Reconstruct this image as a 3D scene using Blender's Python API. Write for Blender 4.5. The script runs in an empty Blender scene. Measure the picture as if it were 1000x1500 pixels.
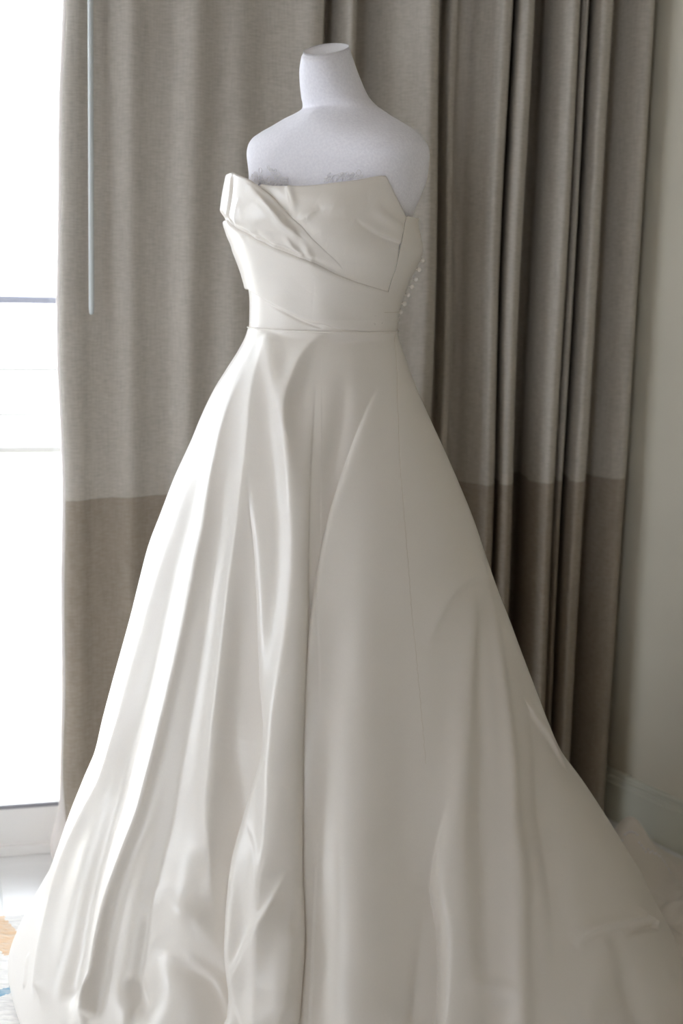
import bpy, bmesh, math, random
import numpy as np

# ------------------------------------------------------------------ camera
scn = bpy.context.scene
COL = scn.collection
PI = math.pi
cam_data = bpy.data.cameras.new('camera'); cam = bpy.data.objects.new('camera', cam_data); COL.objects.link(cam)
cam_data.lens = 49.92; cam_data.sensor_fit = 'VERTICAL'; cam_data.sensor_height = 36.0; cam_data.sensor_width = 24.0
cam.rotation_mode = 'XYZ'
from mathutils import Matrix, Vector
_p, _r = math.radians(9.6), math.radians(1.5)
_m = Matrix.Rotation(PI/2 - _p, 4, 'X') @ Matrix.Rotation(_r, 4, 'Z')
cam.matrix_world = Matrix.Translation((0, 0, 1.25)) @ _m
cam_data.dof.use_dof = True; cam_data.dof.focus_distance = 2.33; cam_data.dof.aperture_fstop = 2.8
cam_data.clip_start = 0.05
scn.camera = cam

# ------------------------------------------------------------------ sky and exposure
world = bpy.data.worlds.new('overcast sky'); scn.world = world; world.use_nodes = True
bg = world.node_tree.nodes['Background']
bg.inputs[0].default_value = (0.935, 0.955, 1.05, 1); bg.inputs[1].default_value = 1.0
scn.view_settings.view_transform = 'Standard'; scn.view_settings.look = 'None'
scn.view_settings.gamma = 1.0; scn.view_settings.use_curve_mapping = False
scn.view_settings.exposure = 3.62
scn.cycles.max_bounces = 12; scn.cycles.diffuse_bounces = 8; scn.cycles.transparent_max_bounces = 16
scn.cycles.use_denoising = True

# directions of the room: E runs along the window wall to the right, N points out through it
CY = math.radians(16)
E = np.array([math.cos(CY), math.sin(CY), 0.0]); N = np.array([-math.sin(CY), math.cos(CY), 0.0])
CUR0 = np.array([0.0, 3.015, 0.0])             # a point of the curtain's plane
def W(u, out, z):                              # along the wall, outwards, up
    return CUR0 + E*u + N*out + np.array([0, 0, z])

# daylight portal in the door opening (only guides the sampling of the sky)
pl = bpy.data.lights.new('door_portal', 'AREA'); pl.shape = 'RECTANGLE'; pl.size = 4.2; pl.size_y = 2.45
pl.cycles.is_portal = True
po = bpy.data.objects.new('door_portal', pl); COL.objects.link(po)
po.location = W(-2.35, 0.2, 1.22); po.rotation_euler = (-PI/2, 0, CY)   # looks into the room

for nm_, loc_, rz_, sx_ in (('fill_window_portal', W(-4.7, -.66, 1.6), CY - PI/2, 1.2), ('fill_window_portal', W(-3.5, -6.1, 1.25), CY + PI, 1.0)):  # sampling portals of the two added, unseen windows
    p2 = bpy.data.lights.new(nm_, 'AREA'); p2.shape = 'RECTANGLE'; p2.size = sx_; p2.size_y = 1.7 if sx_ == 1.2 else 2.4; p2.cycles.is_portal = True
    o2 = bpy.data.objects.new(nm_, p2); COL.objects.link(o2); o2.location = loc_
    o2.rotation_euler = (-PI/2, 0, rz_ + (PI if sx_ == 1.2 else 0))

# ------------------------------------------------------------------ measured tables (metres, radians)
MAN_TABLE = [[1.6056,-0.0437,2.365,0.0345,0.047,2.2],[1.5864,-0.0414,2.37,0.0403,0.049,2.2],[1.5596,-0.0359,2.378,0.0466,0.052,2.2],[1.5328,-0.0279,2.388,0.0529,0.056,2.2],[1.5177,-0.0197,2.396,0.0618,0.06,2.0],[1.5112,-0.0166,2.4,0.0713,0.064,1.75],[1.5047,-0.0194,2.402,0.0868,0.07,1.5],[1.4971,-0.0246,2.404,0.1062,0.076,1.42],[1.4874,-0.0255,2.405,0.1262,0.081,1.5],[1.4765,-0.026,2.405,0.1458,0.084,1.75],[1.4657,-0.0257,2.404,0.1566,0.086,2.15],[1.4526,-0.0241,2.402,0.1596,0.088,2.6],[1.4351,-0.023,2.4,0.1573,0.09,2.95],[1.4078,-0.022,2.4,0.1524,0.093,2.95],[1.3748,-0.0275,2.4,0.1489,0.094,2.7],[1.3361,-0.0359,2.4,0.1441,0.094,2.5],[1.2694,-0.0313,2.4,0.1329,0.086,2.3],[1.2132,-0.0347,2.4,0.1146,0.078,2.2],[1.151,-0.0401,2.4,0.1104,0.076,2.1],[1.0881,-0.0389,2.4,0.1276,0.085,2.1]]
BOD_TABLE = [[1.4187,-0.0305,2.396,0.1596,0.136,2.1],[1.3913,-0.0354,2.394,0.1598,0.145,2.02],[1.3583,-0.0418,2.392,0.159,0.151,1.94],[1.3306,-0.0453,2.392,0.158,0.152,1.9],[1.3084,-0.0397,2.394,0.1577,0.15,1.88],[1.2861,-0.0335,2.396,0.155,0.145,1.86],[1.2638,-0.0331,2.398,0.1471,0.138,1.85],[1.2413,-0.0343,2.4,0.1377,0.13,1.84],[1.2189,-0.0353,2.4,0.1305,0.122,1.84],[1.1963,-0.0376,2.4,0.1254,0.117,1.85],[1.1737,-0.0391,2.4,0.1238,0.113,1.87],[1.1453,-0.0394,2.4,0.1261,0.111,1.92]]
SKIRT_TABLE = [[1.158,-0.04,2.4,0.1235,0.1235,0.104,0.09],[1.14,-0.0394,2.4,0.1293,0.1284,0.1113,0.0963],[1.115,-0.0385,2.4,0.1426,0.1371,0.1223,0.105],[1.085,-0.0375,2.4,0.1621,0.1477,0.1375,0.1168],[1.05,-0.0362,2.4,0.1843,0.1616,0.1551,0.1321],[1.01,-0.0348,2.4,0.2047,0.1794,0.1748,0.1496],[0.96,-0.0334,2.4,0.2264,0.2029,0.1979,0.1678],[0.9,-0.032,2.4,0.2544,0.2304,0.2255,0.1858],[0.84,-0.0306,2.4,0.2781,0.2557,0.2531,0.2037],[0.78,-0.0292,2.4,0.3013,0.2769,0.2784,0.2217],[0.72,-0.0278,2.4,0.3176,0.2988,0.302,0.2396],[0.66,-0.0264,2.4,0.3331,0.3233,0.3255,0.2576],[0.6,-0.025,2.4,0.35,0.3467,0.3491,0.2755],[0.54,-0.0236,2.4,0.3672,0.3708,0.3727,0.2894],[0.48,-0.0222,2.4,0.3836,0.3949,0.3962,0.302],[0.42,-0.0229,2.4,0.3963,0.425,0.4198,0.3146],[0.36,-0.0239,2.4,0.4184,0.4713,0.4434,0.3271],[0.3,-0.025,2.4,0.4396,0.514,0.4669,0.3397],[0.24,-0.026,2.4,0.4584,0.5541,0.4905,0.3523],[0.19,-0.0269,2.4,0.4749,0.5878,0.5101,0.3627],[0.15,-0.0276,2.4,0.4946,0.6094,0.5258,0.3711],[0.11,-0.0283,2.4,0.5144,0.6328,0.5402,0.3795],[0.075,-0.0289,2.4,0.5292,0.653,0.5511,0.3868],[0.045,-0.0294,2.4,0.5384,0.6673,0.5597,0.3931],[0.022,-0.0298,2.4,0.5345,0.6765,0.555,0.3979],[0.012,-0.03,2.4,0.5301,0.6809,0.553,0.4]]
FOLDS_TABLE = [[[[2.4823,0.9362,-0.001],[2.4695,0.8304,-0.004],[2.4855,0.7016,-0.008],[2.5016,0.5729,-0.012],[2.5496,0.4505,-0.016],[2.5304,0.3256,-0.02],[2.5048,0.2351,-0.021],[2.4311,0.1458,-0.02]],0.028,0.034,2],[[[2.5016,1.0828,0.0],[2.4311,0.9872,0.005],[2.2965,0.847,0.009],[2.2805,0.6111,0.014],[2.2933,0.4926,0.018],[2.3221,0.3549,0.022],[2.3317,0.2733,0.025],[2.2901,0.1369,0.028]],0.024,0.011,1.4],[[[2.3029,1.0254,0.0],[2.194,0.8699,-0.004],[2.1619,0.6175,-0.008],[2.178,0.4684,-0.012],[2.1812,0.323,-0.016],[2.1555,0.1828,-0.018]],0.02,0.045,2],[[[2.3574,1.1338,0.002],[2.1587,1.0063,0.007],[2.0754,0.8533,0.009],[2.0466,0.6634,0.012],[2.0306,0.5283,0.013],[2.0178,0.4327,0.011],[1.9569,0.3434,0.007],[1.8928,0.2568,0.003]],0.016,0.026,1.5],[[[2.0178,0.8648,0.0],[1.9665,0.7259,-0.005],[1.9537,0.6277,-0.008],[1.9312,0.4849,-0.01],[1.9152,0.3473,-0.006]],0.022,0.03,2],[[[2.0786,0.9349,0.0],[1.928,0.8062,-0.008],[1.8383,0.6315,-0.016],[1.7999,0.5474,-0.022],[1.8511,0.4798,-0.032],[1.896,0.3932,-0.04],[1.8864,0.3205,-0.044],[1.864,0.258,-0.044],[1.8319,0.1803,-0.044]],0.05,0.007,1.5,[-1,0.009,0.03]],[[[1.6141,1.1491,0.009],[1.7038,1.1351,0.008],[1.8127,1.107,0.011],[1.8576,1.0726,0.013],[1.864,1.0254,0.013],[1.8127,0.9795,0.009],[1.7678,0.9336,0.005],[1.7358,0.8788,0.0]],0.017,0.015,1.6],[[[1.864,1.0305,0.0],[1.8127,0.9795,0.007],[1.7678,0.9336,0.012],[1.7166,0.8355,0.016],[1.7198,0.7118,0.017],[1.7358,0.6392,0.018],[1.7454,0.5487,0.02],[1.7518,0.4467,0.022],[1.7518,0.3549,0.02],[1.739,0.2657,0.018],[1.7262,0.1866,0.018]],0.017,0.044,1.8],[[[2.2997,1.1427,0.003],[2.0562,1.0866,0.007],[1.9024,1.0305,0.005],[1.8544,0.9897,0.0]],0.015,0.017,2],[[[1.6173,1.0739,0.0],[1.6429,0.9502,-0.004],[1.6461,0.8304,-0.008],[1.6493,0.6838,-0.015],[1.6525,0.5882,-0.02],[1.6525,0.4951,-0.026],[1.6301,0.3587,-0.03],[1.6141,0.3052,-0.032],[1.6141,0.1905,-0.032]],0.005,0.06,1.2,[1,0.009,0.022]],[[[0.9412,1.0713,0.0],[1.1142,1.0382,-0.004],[1.2616,0.9974,-0.007],[1.4026,0.9413,-0.009],[1.4891,0.8916,-0.012],[1.5564,0.8317,-0.013],[1.598,0.7628,-0.011],[1.6269,0.7042,-0.005],[1.6365,0.6557,0.0]],0.034,0.004,1.2,[-1,0.007,0.03]],[[[1.3193,1.0955,0.0],[1.3705,1.0331,-0.005],[1.4795,0.9515,-0.005],[1.5436,0.8916,0.0]],0.018,0.014,2],[[[1.3577,0.8023,0.0],[1.4699,0.6851,-0.004],[1.5083,0.5614,0.0]],0.022,0.022,2],[[[1.268,0.8712,0.003],[1.393,0.7335,0.006],[1.4667,0.4964,0.013],[1.4859,0.36,0.02],[1.4987,0.2096,0.022]],0.036,0.07,2],[[[1.1687,0.731,-0.004],[1.2007,0.5856,-0.007],[1.2488,0.3995,-0.01],[1.2937,0.2657,-0.01],[1.3097,0.1777,-0.01]],0.045,0.04,2],[[[1.0726,0.4671,0.0],[1.1495,0.3957,-0.008],[1.1847,0.3511,-0.018],[1.1911,0.2975,-0.02],[1.2103,0.244,-0.018],[1.2392,0.1828,-0.018]],0.03,0.006,1.4,[-1,0.006,0.03]],[[[1.2232,0.3256,0.0],[1.2712,0.2555,-0.008],[1.3065,0.1866,-0.01]],0.01,0.022,1.5],[[[0.3485,0.7679,0.003],[0.7169,0.6851,0.008],[0.9028,0.5742,0.011],[1.0373,0.4365,0.012],[1.1046,0.3473,0.009],[1.1655,0.1777,0.002]],0.026,0.02,2],[[[0.5183,0.7386,-0.002],[0.7362,0.6137,-0.007],[0.8291,0.5194,-0.009],[0.97,0.383,-0.009],[1.0758,0.2517,-0.006],[1.1078,0.1726,-0.004]],0.018,0.018,2],[[[0.3677,0.7297,0.003],[0.576,0.6022,0.008],[0.6881,0.5079,0.011],[0.8611,0.3728,0.013],[0.9861,0.2427,0.012],[1.0309,0.165,0.012]],0.018,0.022,2],[[[0.2972,0.5678,-0.002],[0.435,0.4824,-0.006],[0.6945,0.3549,-0.008],[0.8002,0.2682,-0.005],[0.8867,0.1841,0.0]],0.024,0.04,2],[[[0.31,0.7628,0.003],[0.5567,0.7667,0.004],[0.7906,0.7488,0.004],[0.9316,0.7157,0.004],[1.0277,0.6838,0.0]],0.016,0.008,2],[[[0.3292,0.5321,0.005],[0.2524,0.4837,0.006],[0.2043,0.439,0.005]],0.006,0.02,2],[[[1.8415,0.4378,0.0],[1.8063,0.4072,0.006],[1.7871,0.3715,0.007],[1.7807,0.3358,0.004],[1.7807,0.3077,0.0]],0.03,0.009,1.7],[[[1.6781,0.3842,0.0],[1.7134,0.3396,0.008],[1.755,0.3001,0.013],[1.7871,0.2631,0.013],[1.8095,0.2262,0.009],[1.7903,0.2007,0.005]],0.005,0.024,1.5],[[[1.6525,0.2912,0.01],[1.6557,0.207,0.012]],0.026,0.01,2],[[[2.1491,0.2542,0.0],[2.0113,0.2351,-0.012],[1.9216,0.2274,-0.016],[1.8479,0.2058,-0.012]],0.022,0.02,2],[[[2.1555,0.3052,0.003],[1.9889,0.295,0.008],[1.88,0.2619,0.006]],0.024,0.02,2],[[[1.9921,0.2427,0.004],[1.9088,0.2236,0.008],[1.8479,0.1879,0.006]],0.007,0.009,2],[[[2.6618,0.745,0.001],[2.681,0.6328,0.003],[2.665,0.513,0.006],[2.7034,0.4174,0.009],[2.7547,0.3447,0.011],[2.7867,0.2364,0.012],[2.7226,0.1726,0.013],[2.6618,0.1446,0.013],[2.5849,0.1127,0.013]],0.014,0.024,1.7],[[[2.7675,0.1127,0.003],[2.6906,0.0872,0.004]],0.005,0.005,2],[[[2.3253,0.1854,0.0],[2.2901,0.1522,0.007],[2.2741,0.1344,0.007]],0.006,0.005,2],[[[2.1747,0.1892,-0.006],[2.1107,0.1662,-0.008]],0.014,0.01,2],[[[0.765,0.2287,0.0],[0.7201,0.2389,0.006],[0.6464,0.2376,0.009],[0.5247,0.2262,0.009],[0.3389,0.1968,0.009]],0.007,0.01,2],[[[0.5183,0.207,0.0],[0.3901,0.1917,-0.009],[0.2427,0.165,-0.012]],0.005,0.007,2],[[[0.3741,0.2198,0.0],[0.2972,0.193,0.005],[0.2171,0.165,0.006]],0.005,0.005,2],[[[1.127,0.2198,0.003],[1.0501,0.2083,0.004],[1.0085,0.1905,0.0]],0.01,0.01,2],[[[0.6561,0.1981,0.005],[0.7522,0.1726,0.006],[0.8195,0.1357,0.006]],0.025,0.03,2],[[[0.6112,0.1484,-0.007],[0.6144,0.0974,-0.009]],0.03,0.04,2]]
BLINES_TABLE = {"neck":[[2.2867,1.3858],[2.159,1.3831],[1.9694,1.3798],[1.7798,1.3793],[1.6149,1.3803],[1.4253,1.3842],[1.1822,1.3902],[0.869,1.3995],[0.7865,1.3891],[0.6835,1.3738],[0.5598,1.3579],[0.4197,1.3404]],"A":[[2.7071,1.3288],[2.5258,1.3168],[2.2538,1.3004],[2.1177,1.291],[1.9735,1.2828],[1.7715,1.2724],[1.549,1.262],[1.2522,1.245],[0.939,1.2324],[0.6093,1.2236],[0.5228,1.222]],"B":[[2.7071,1.2171],[2.3362,1.2034],[2.1301,1.193],[1.9405,1.1842],[1.7551,1.1749],[1.5655,1.1667],[1.4336,1.1667],[1.3058,1.1617],[1.1451,1.1584],[0.9102,1.1546],[0.6959,1.1491]],"C":[[2.6329,1.4012],[2.3032,1.3891],[2.1342,1.3776],[1.9859,1.3645],[1.8705,1.3491],[1.7551,1.3338],[1.6561,1.3206],[1.582,1.3064],[1.4789,1.2894],[1.3347,1.2713],[1.1698,1.2505]],"seamline":[[0.4197,1.3404],[0.4651,1.3228],[0.5269,1.3097],[0.6093,1.2828],[0.5805,1.2516],[0.564,1.2187],[0.5392,1.1908],[0.5763,1.1557]]}
BFOLDS_TABLE = [[[[1.8086,1.3765,0.003],[1.7427,1.3546,0.005],[1.718,1.3305,0.002]],0.004,0.008,2],[[[1.6191,1.3283,0.003],[1.5284,1.336,0.003],[1.4377,1.3458,0.0]],0.006,0.009,2],[[[2.0436,1.3738,-0.002],[1.8581,1.3486,-0.004],[1.7097,1.3283,-0.006],[1.6397,1.3168,-0.004],[1.4418,1.3069,0.0]],0.009,0.012,2],[[[1.0668,1.331,0.0],[0.9802,1.3206,-0.003],[0.8154,1.3064,-0.005],[0.5969,1.2971,-0.0035]],0.014,0.0025,1.4],[[[0.9308,1.3535,0.0],[0.7865,1.3398,0.004],[0.5434,1.3245,0.003]],0.009,0.009,2],[[[1.4872,1.3579,0.0],[1.3099,1.3486,0.004],[0.9844,1.3617,0.0]],0.014,0.016,2],[[[2.431,1.205,0.0],[2.1301,1.1902,-0.002],[1.9282,1.1804,-0.003],[1.7221,1.17,-0.0035],[1.5366,1.1639,-0.003],[1.4047,1.1601,0.0]],0.0025,0.004,2],[[[1.4501,1.2067,0.0],[1.1904,1.1902,-0.002],[0.7783,1.2017,0.0]],0.016,0.016,2],[[[1.5984,1.291,0.0],[1.4418,1.2757,-0.003],[1.1204,1.2719,-0.002],[0.9143,1.2823,0.0]],0.02,0.02,2],[[[2.6288,1.3349,0.0],[2.4681,1.3239,-0.004],[2.229,1.3069,-0.006],[1.9694,1.2883,-0.005],[1.7345,1.2752,-0.004],[1.5449,1.2658,-0.002],[1.2399,1.2483,0.0]],0.004,0.004,2],[[[2.5793,1.3919,-0.004],[2.5381,1.3666,-0.007],[2.5464,1.3464,-0.008],[2.5752,1.3261,-0.006]],0.0025,0.005,1.6],[[[2.2084,1.3754,0.002],[1.9735,1.3491,0.006],[1.8128,1.3256,0.007],[1.7303,1.3124,0.005]],0.009,0.0035,2],[[[2.3568,1.3606,0.0],[2.3774,1.3404,0.003],[2.3856,1.3256,0.003]],0.004,0.008,2],[[[2.0971,1.3256,0.0],[2.1919,1.3119,0.002],[2.2249,1.3025,0.002]],0.005,0.006,2],[[[2.295,1.3184,0.0],[2.3032,1.3097,-0.0015],[2.3527,1.3036,-0.002]],0.006,0.006,2],[[[2.126,1.3151,0.0],[2.1177,1.3058,-0.002],[2.1136,1.2976,-0.003]],0.006,0.006,2],[[[1.9941,1.3146,0.0],[2.0106,1.302,0.002],[2.0147,1.2905,0.002]],0.008,0.008,2],[[[1.8499,1.3102,0.0],[1.8004,1.2916,0.004],[1.7303,1.2779,0.004]],0.007,0.004,2],[[[1.6891,1.3009,0.0],[1.6438,1.2823,0.003],[1.6149,1.2702,0.003]],0.006,0.005,2],[[[1.5449,1.2439,0.0],[1.7468,1.2094,-0.002],[1.6644,1.17,-0.001]],0.022,0.022,2],[[[1.8334,1.2417,0.0],[2.0271,1.2143,0.0015],[1.9323,1.1869,0.0]],0.02,0.014,2]]
SEAM_TABLE = [[0.3325,1.1504],[0.7041,1.0522],[0.9412,0.9387],[1.0245,0.838],[1.063,0.7399],[1.0982,0.6226],[1.127,0.5181]]
BUTTONS_TABLE = [[0.1188,2.3825,1.2835],[0.1233,2.3842,1.2714],[0.1183,2.3864,1.2568],[0.1133,2.3884,1.241],[0.1075,2.3887,1.2285],[0.1017,2.3893,1.2144],[0.096,2.3901,1.2002],[0.0902,2.3902,1.1865],[0.0855,2.3905,1.1739]]
LACE_TABLE = [[2.3527,1.3967],[1.6644,1.3876],[2.3403,1.4148],[1.6891,1.4172],[1.3965,1.3924],[0.9431,1.3967],[1.4212,1.4048],[0.9679,1.4067]]
CURTAIN_TABLE = [[-0.5809,-0.02],[-0.5908,0.005],[-0.5941,0.03],[-0.5878,0.046],[-0.5652,0.05],[-0.533,0.036000000000000004],[-0.4921,0.03],[-0.4549,0.046],[-0.4175,0.032],[-0.3797,0.027999999999999997],[-0.3363,0.048],[-0.286,0.03],[-0.2544,0.042],[-0.1984,0.036000000000000004],[-0.1395,0.05],[-0.0989,0.065],[-0.0851,0.06],[-0.0758,0.03],[-0.0667,-0.01],[-0.0557,-0.03],[-0.0508,0.0],[-0.0404,0.03],[-0.0276,0.045],[-0.0163,0.035],[-0.0063,0.0],[0.0081,-0.03],[0.0226,-0.025],[0.0386,-0.005],[0.0657,0.025],[0.1156,0.05],[0.1454,0.065],[0.1602,0.06],[0.1749,0.02],[0.1912,-0.02],[0.2052,-0.03],[0.2051,0.0],[0.2083,0.02],[0.2202,0.016],[0.2417,-0.01],[0.2565,-0.005],[0.2686,0.015],[0.289,0.04],[0.3005,0.06],[0.3141,0.055999999999999994],[0.3311,0.01],[0.3537,-0.05],[0.3696,-0.07],[0.3637,-0.04],[0.3423,0.02],[0.3371,0.055],[0.3465,0.065],[0.3628,0.055],[0.3844,0.0],[0.4079,-0.06],[0.4322,-0.08],[0.4422,-0.07],[0.4302,-0.02],[0.4246,0.025],[0.4349,0.054000000000000006],[0.4485,0.068],[0.4629,0.06],[0.4812,0.02],[0.4964,-0.01],[0.5019,-0.015],[0.4936,0.01],[0.4845,0.04],[0.4879,0.046],[0.5,0.03],[0.5147,0.0],[0.528,-0.02],[0.5187,0.01],[0.5101,0.045],[0.5167,0.064],[0.5326,0.06],[0.5534,0.03],[0.5727,-0.01],[0.5879,-0.025],[0.591,-0.005],[0.5995,0.02],[0.6123,0.042],[0.6289,0.05],[0.6425,0.042],[0.6542,0.024],[0.66,0.005]]

def hermite(xs, ys):
    """smooth shape-keeping curve through (xs, ys); xs ascending, ys (n, k)"""
    xs = np.asarray(xs, float); ys = np.asarray(ys, float)
    if ys.ndim == 1: ys = ys[:, None]
    h = np.diff(xs)[:, None]; d = np.diff(ys, axis=0) / h
    m = np.zeros_like(ys); m[0] = d[0]; m[-1] = d[-1]
    if len(xs) > 2:
        a, b = d[:-1], d[1:]
        w1 = 2*h[1:] + h[:-1]; w2 = h[1:] + 2*h[:-1]
        with np.errstate(divide='ignore', invalid='ignore'):
            hm = (w1 + w2) / (w1/a + w2/b)
        m[1:-1] = np.where(a*b > 0, hm, 0)
    def f(x):
        x = np.clip(np.asarray(x, float), xs[0], xs[-1])
        i = np.clip(np.searchsorted(xs, x) - 1, 0, len(xs)-2)
        H_ = (xs[i+1]-xs[i]); t = ((x-xs[i])/H_)[..., None]; H_ = H_[..., None]
        return ((2*t**3-3*t**2+1)*ys[i] + (t**3-2*t**2+t)*H_*m[i]
                + (-2*t**3+3*t**2)*ys[i+1] + (t**3-t**2)*H_*m[i+1])
    return f
def spow(v, p): return np.sign(v)*np.abs(v)**p
def loft(tab, phi):
    """turned superellipse sections; theta 0 = its left side, pi/2 = its front; rows z,cx,cy,rx,ry,n"""
    tab = np.asarray(tab, float); tab = tab[np.argsort(tab[:, 0])]
    f = hermite(tab[:, 0], tab[:, 1:])
    u = np.array([math.cos(phi), -math.sin(phi)]); v = np.array([-math.sin(phi), -math.cos(phi)])
    def S(th, z):
        q = f(z); e = 2/q[..., 4]
        a = spow(np.cos(th), e)*q[..., 2]; b = spow(np.sin(th), e)*q[..., 3]
        return np.stack([q[..., 0]+a*u[0]+b*v[0], q[..., 1]+a*u[1]+b*v[1], z+0*a], -1)
    return S
def skirt_base(tab):
    """rows z,cx,cy, reach to left, right, front, back; theta 0 = right, pi/2 = front"""
    tab = np.asarray(tab, float); tab = tab[np.argsort(tab[:, 0])]
    f = hermite(tab[:, 0], tab[:, 1:])
    def S(th, z):
        q = f(z); c, s = np.cos(th), np.sin(th)
        rx = np.where(c > 0, q[..., 3], q[..., 2]); ry = np.where(s > 0, q[..., 4], q[..., 5])
        return np.stack([q[..., 0]+rx*c, q[..., 1]-ry*s, z+0*c], -1)
    return S


# ------------------------------------------------------------------ helpers
def tag(o, label=None, cat=None, group=None, kind=None):
    if label: o['label'] = label
    if cat: o['category'] = cat
    if group: o['group'] = group
    if kind: o['kind'] = kind
    return o
def empty(name, loc):
    o = bpy.data.objects.new(name, None); COL.objects.link(o); o.location = loc; o.empty_display_size = .05
    return o
def mesh_obj(name, verts, faces, m, parent=None, smooth=True):
    me = bpy.data.meshes.new(name)
    if isinstance(verts, np.ndarray): verts = verts.reshape(-1, 3)
    off = np.array(parent.location) if parent is not None else np.zeros(3)
    if parent is not None and parent.parent is not None: off = off + np.array(parent.parent.location)
    v = np.asarray(verts, float) - off
    me.from_pydata(v.tolist(), [], faces if isinstance(faces, list) else faces.tolist())
    me.validate(); me.update()
    if smooth: me.polygons.foreach_set('use_smooth', [True]*len(me.polygons))
    me.materials.append(m)
    o = bpy.data.objects.new(name, me); COL.objects.link(o)
    if parent is not None: o.parent = parent
    return o
def grid_faces(nr, nc, wrap=False, flip=False, base=0):
    i = np.arange(nr-1)[:, None]; j = np.arange(nc if wrap else nc-1)[None, :]
    a = i*nc + j; b = i*nc + (j+1) % nc; c = (i+1)*nc + (j+1) % nc; d = (i+1)*nc + j
    f = np.stack([a, d, c, b] if flip else [a, b, c, d], -1).reshape(-1, 4) + base
    return f
class MB:
    """collects boxes, tubes and grids into one mesh"""
    def __init__(s): s.v = []; s.f = []
    def add(s, v, f):
        b = len(s.v); s.v += [tuple(map(float, p)) for p in v]; s.f += [tuple(int(i)+b for i in q) for q in f]
    def box(s, lo, hi, fr=None, bev=0.0):
        bm = bmesh.new(); bmesh.ops.create_cube(bm, size=1)
        lo, hi = np.array(lo, float), np.array(hi, float)
        for v in bm.verts: v.co = Vector(((lo+hi)/2 + np.array(v.co)*(hi-lo)))
        if bev: bmesh.ops.bevel(bm, geom=list(bm.edges), offset=bev, segments=2, profile=.6, affect='EDGES')
        bm.verts.index_update()
        s.add([fr(*v.co) if fr else tuple(v.co) for v in bm.verts], [[v.index for v in f.verts] for f in bm.faces]); bm.free()
    def tube(s, pts, r, n=8, closed=False):
        pts = np.asarray(pts, float); k = len(pts)
        t = np.gradient(pts, axis=0) if not closed else np.roll(pts, -1, 0)-np.roll(pts, 1, 0)
        t /= np.linalg.norm(t, axis=1)[:, None] + 1e-12
        ref = np.array([0, 0, 1.]) if abs(t[:, 2]).mean() < .8 else np.array([1., 0, 0])
        a = np.cross(t, ref); a /= np.linalg.norm(a, axis=1)[:, None] + 1e-12; b = np.cross(t, a)
        an = np.linspace(0, 2*PI, n, endpoint=False); rr = np.broadcast_to(np.asarray(r, float), (k,))
        v = pts[:, None] + rr[:, None, None]*(np.cos(an)[None, :, None]*a[:, None] + np.sin(an)[None, :, None]*b[:, None])
        f = grid_faces(k, n, wrap=True).tolist()
        if not closed: f += [list(range(n))[::-1], [(k-1)*n+i for i in range(n)]]
        s.add(v.reshape(-1, 3), f)
    def ball(s, c, r, q=(1, 1, 1), nu=10, nv=7):
        th = np.linspace(0, PI, nv)[:, None]; ph = np.linspace(0, 2*PI, nu, endpoint=False)[None, :]
        v = np.stack([np.sin(th)*np.cos(ph)*q[0], np.sin(th)*np.sin(ph)*q[1], np.cos(th)*q[2]+0*ph], -1)*r + np.array(c)
        s.add(v.reshape(-1, 3), grid_faces(nv, nu, wrap=True, flip=True))
    def build(s, name, m, parent=None, smooth=False): return mesh_obj(name, s.v, s.f, m, parent, smooth)

# ------------------------------------------------------------------ materials
def mat(name, col, rough=.6, spec=.5, **k):
    m = bpy.data.materials.new(name); m.use_nodes = True; b = m.node_tree.nodes['Principled BSDF']
    b.inputs['Base Color'].default_value = (*col, 1); b.inputs['Roughness'].default_value = rough
    b.inputs['Specular IOR Level'].default_value = spec
    for n_, v in k.items(): b.inputs[n_].default_value = v
    return m
def nd(m, t, **k):
    n = m.node_tree.nodes.new(t)
    for a, v in k.items(): setattr(n, a, v)
    return n
def lk(m, a, b): m.node_tree.links.new(a, b)
def bsdf(m): return m.node_tree.nodes['Principled BSDF']
def noise_col(m, col_a, col_b, scale, stretch=(1, 1, 1), detail=4, lo=.35, hi=.65):
    tc = nd(m, 'ShaderNodeTexCoord'); mp = nd(m, 'ShaderNodeMapping'); mp.inputs['Scale'].default_value = stretch
    nz = nd(m, 'ShaderNodeTexNoise'); nz.inputs['Scale'].default_value = scale; nz.inputs['Detail'].default_value = detail
    rp = nd(m, 'ShaderNodeValToRGB'); rp.color_ramp.elements[0].position = lo; rp.color_ramp.elements[1].position = hi
    rp.color_ramp.elements[0].color = (*col_a, 1); rp.color_ramp.elements[1].color = (*col_b, 1)
    lk(m, tc.outputs['Object'], mp.inputs[0]); lk(m, mp.outputs[0], nz.inputs['Vector']); lk(m, nz.outputs[0], rp.inputs[0])
    return tc, nz, rp
def bump(m, src, strength, dist):
    b = nd(m, 'ShaderNodeBump'); b.inputs['Strength'].default_value = strength; b.inputs['Distance'].default_value = dist
    lk(m, src, b.inputs['Height']); lk(m, b.outputs[0], bsdf(m).inputs['Normal']); return b
def translucent(m, col, f):
    """lets a little light through the cloth"""
    out = m.node_tree.nodes['Material Output']; t = nd(m, 'ShaderNodeBsdfTranslucent'); t.inputs[0].default_value = (*col, 1)
    x = nd(m, 'ShaderNodeMixShader'); x.inputs[0].default_value = f
    lk(m, bsdf(m).outputs[0], x.inputs[1]); lk(m, t.outputs[0], x.inputs[2]); lk(m, x.outputs[0], out.inputs[0])

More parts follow.
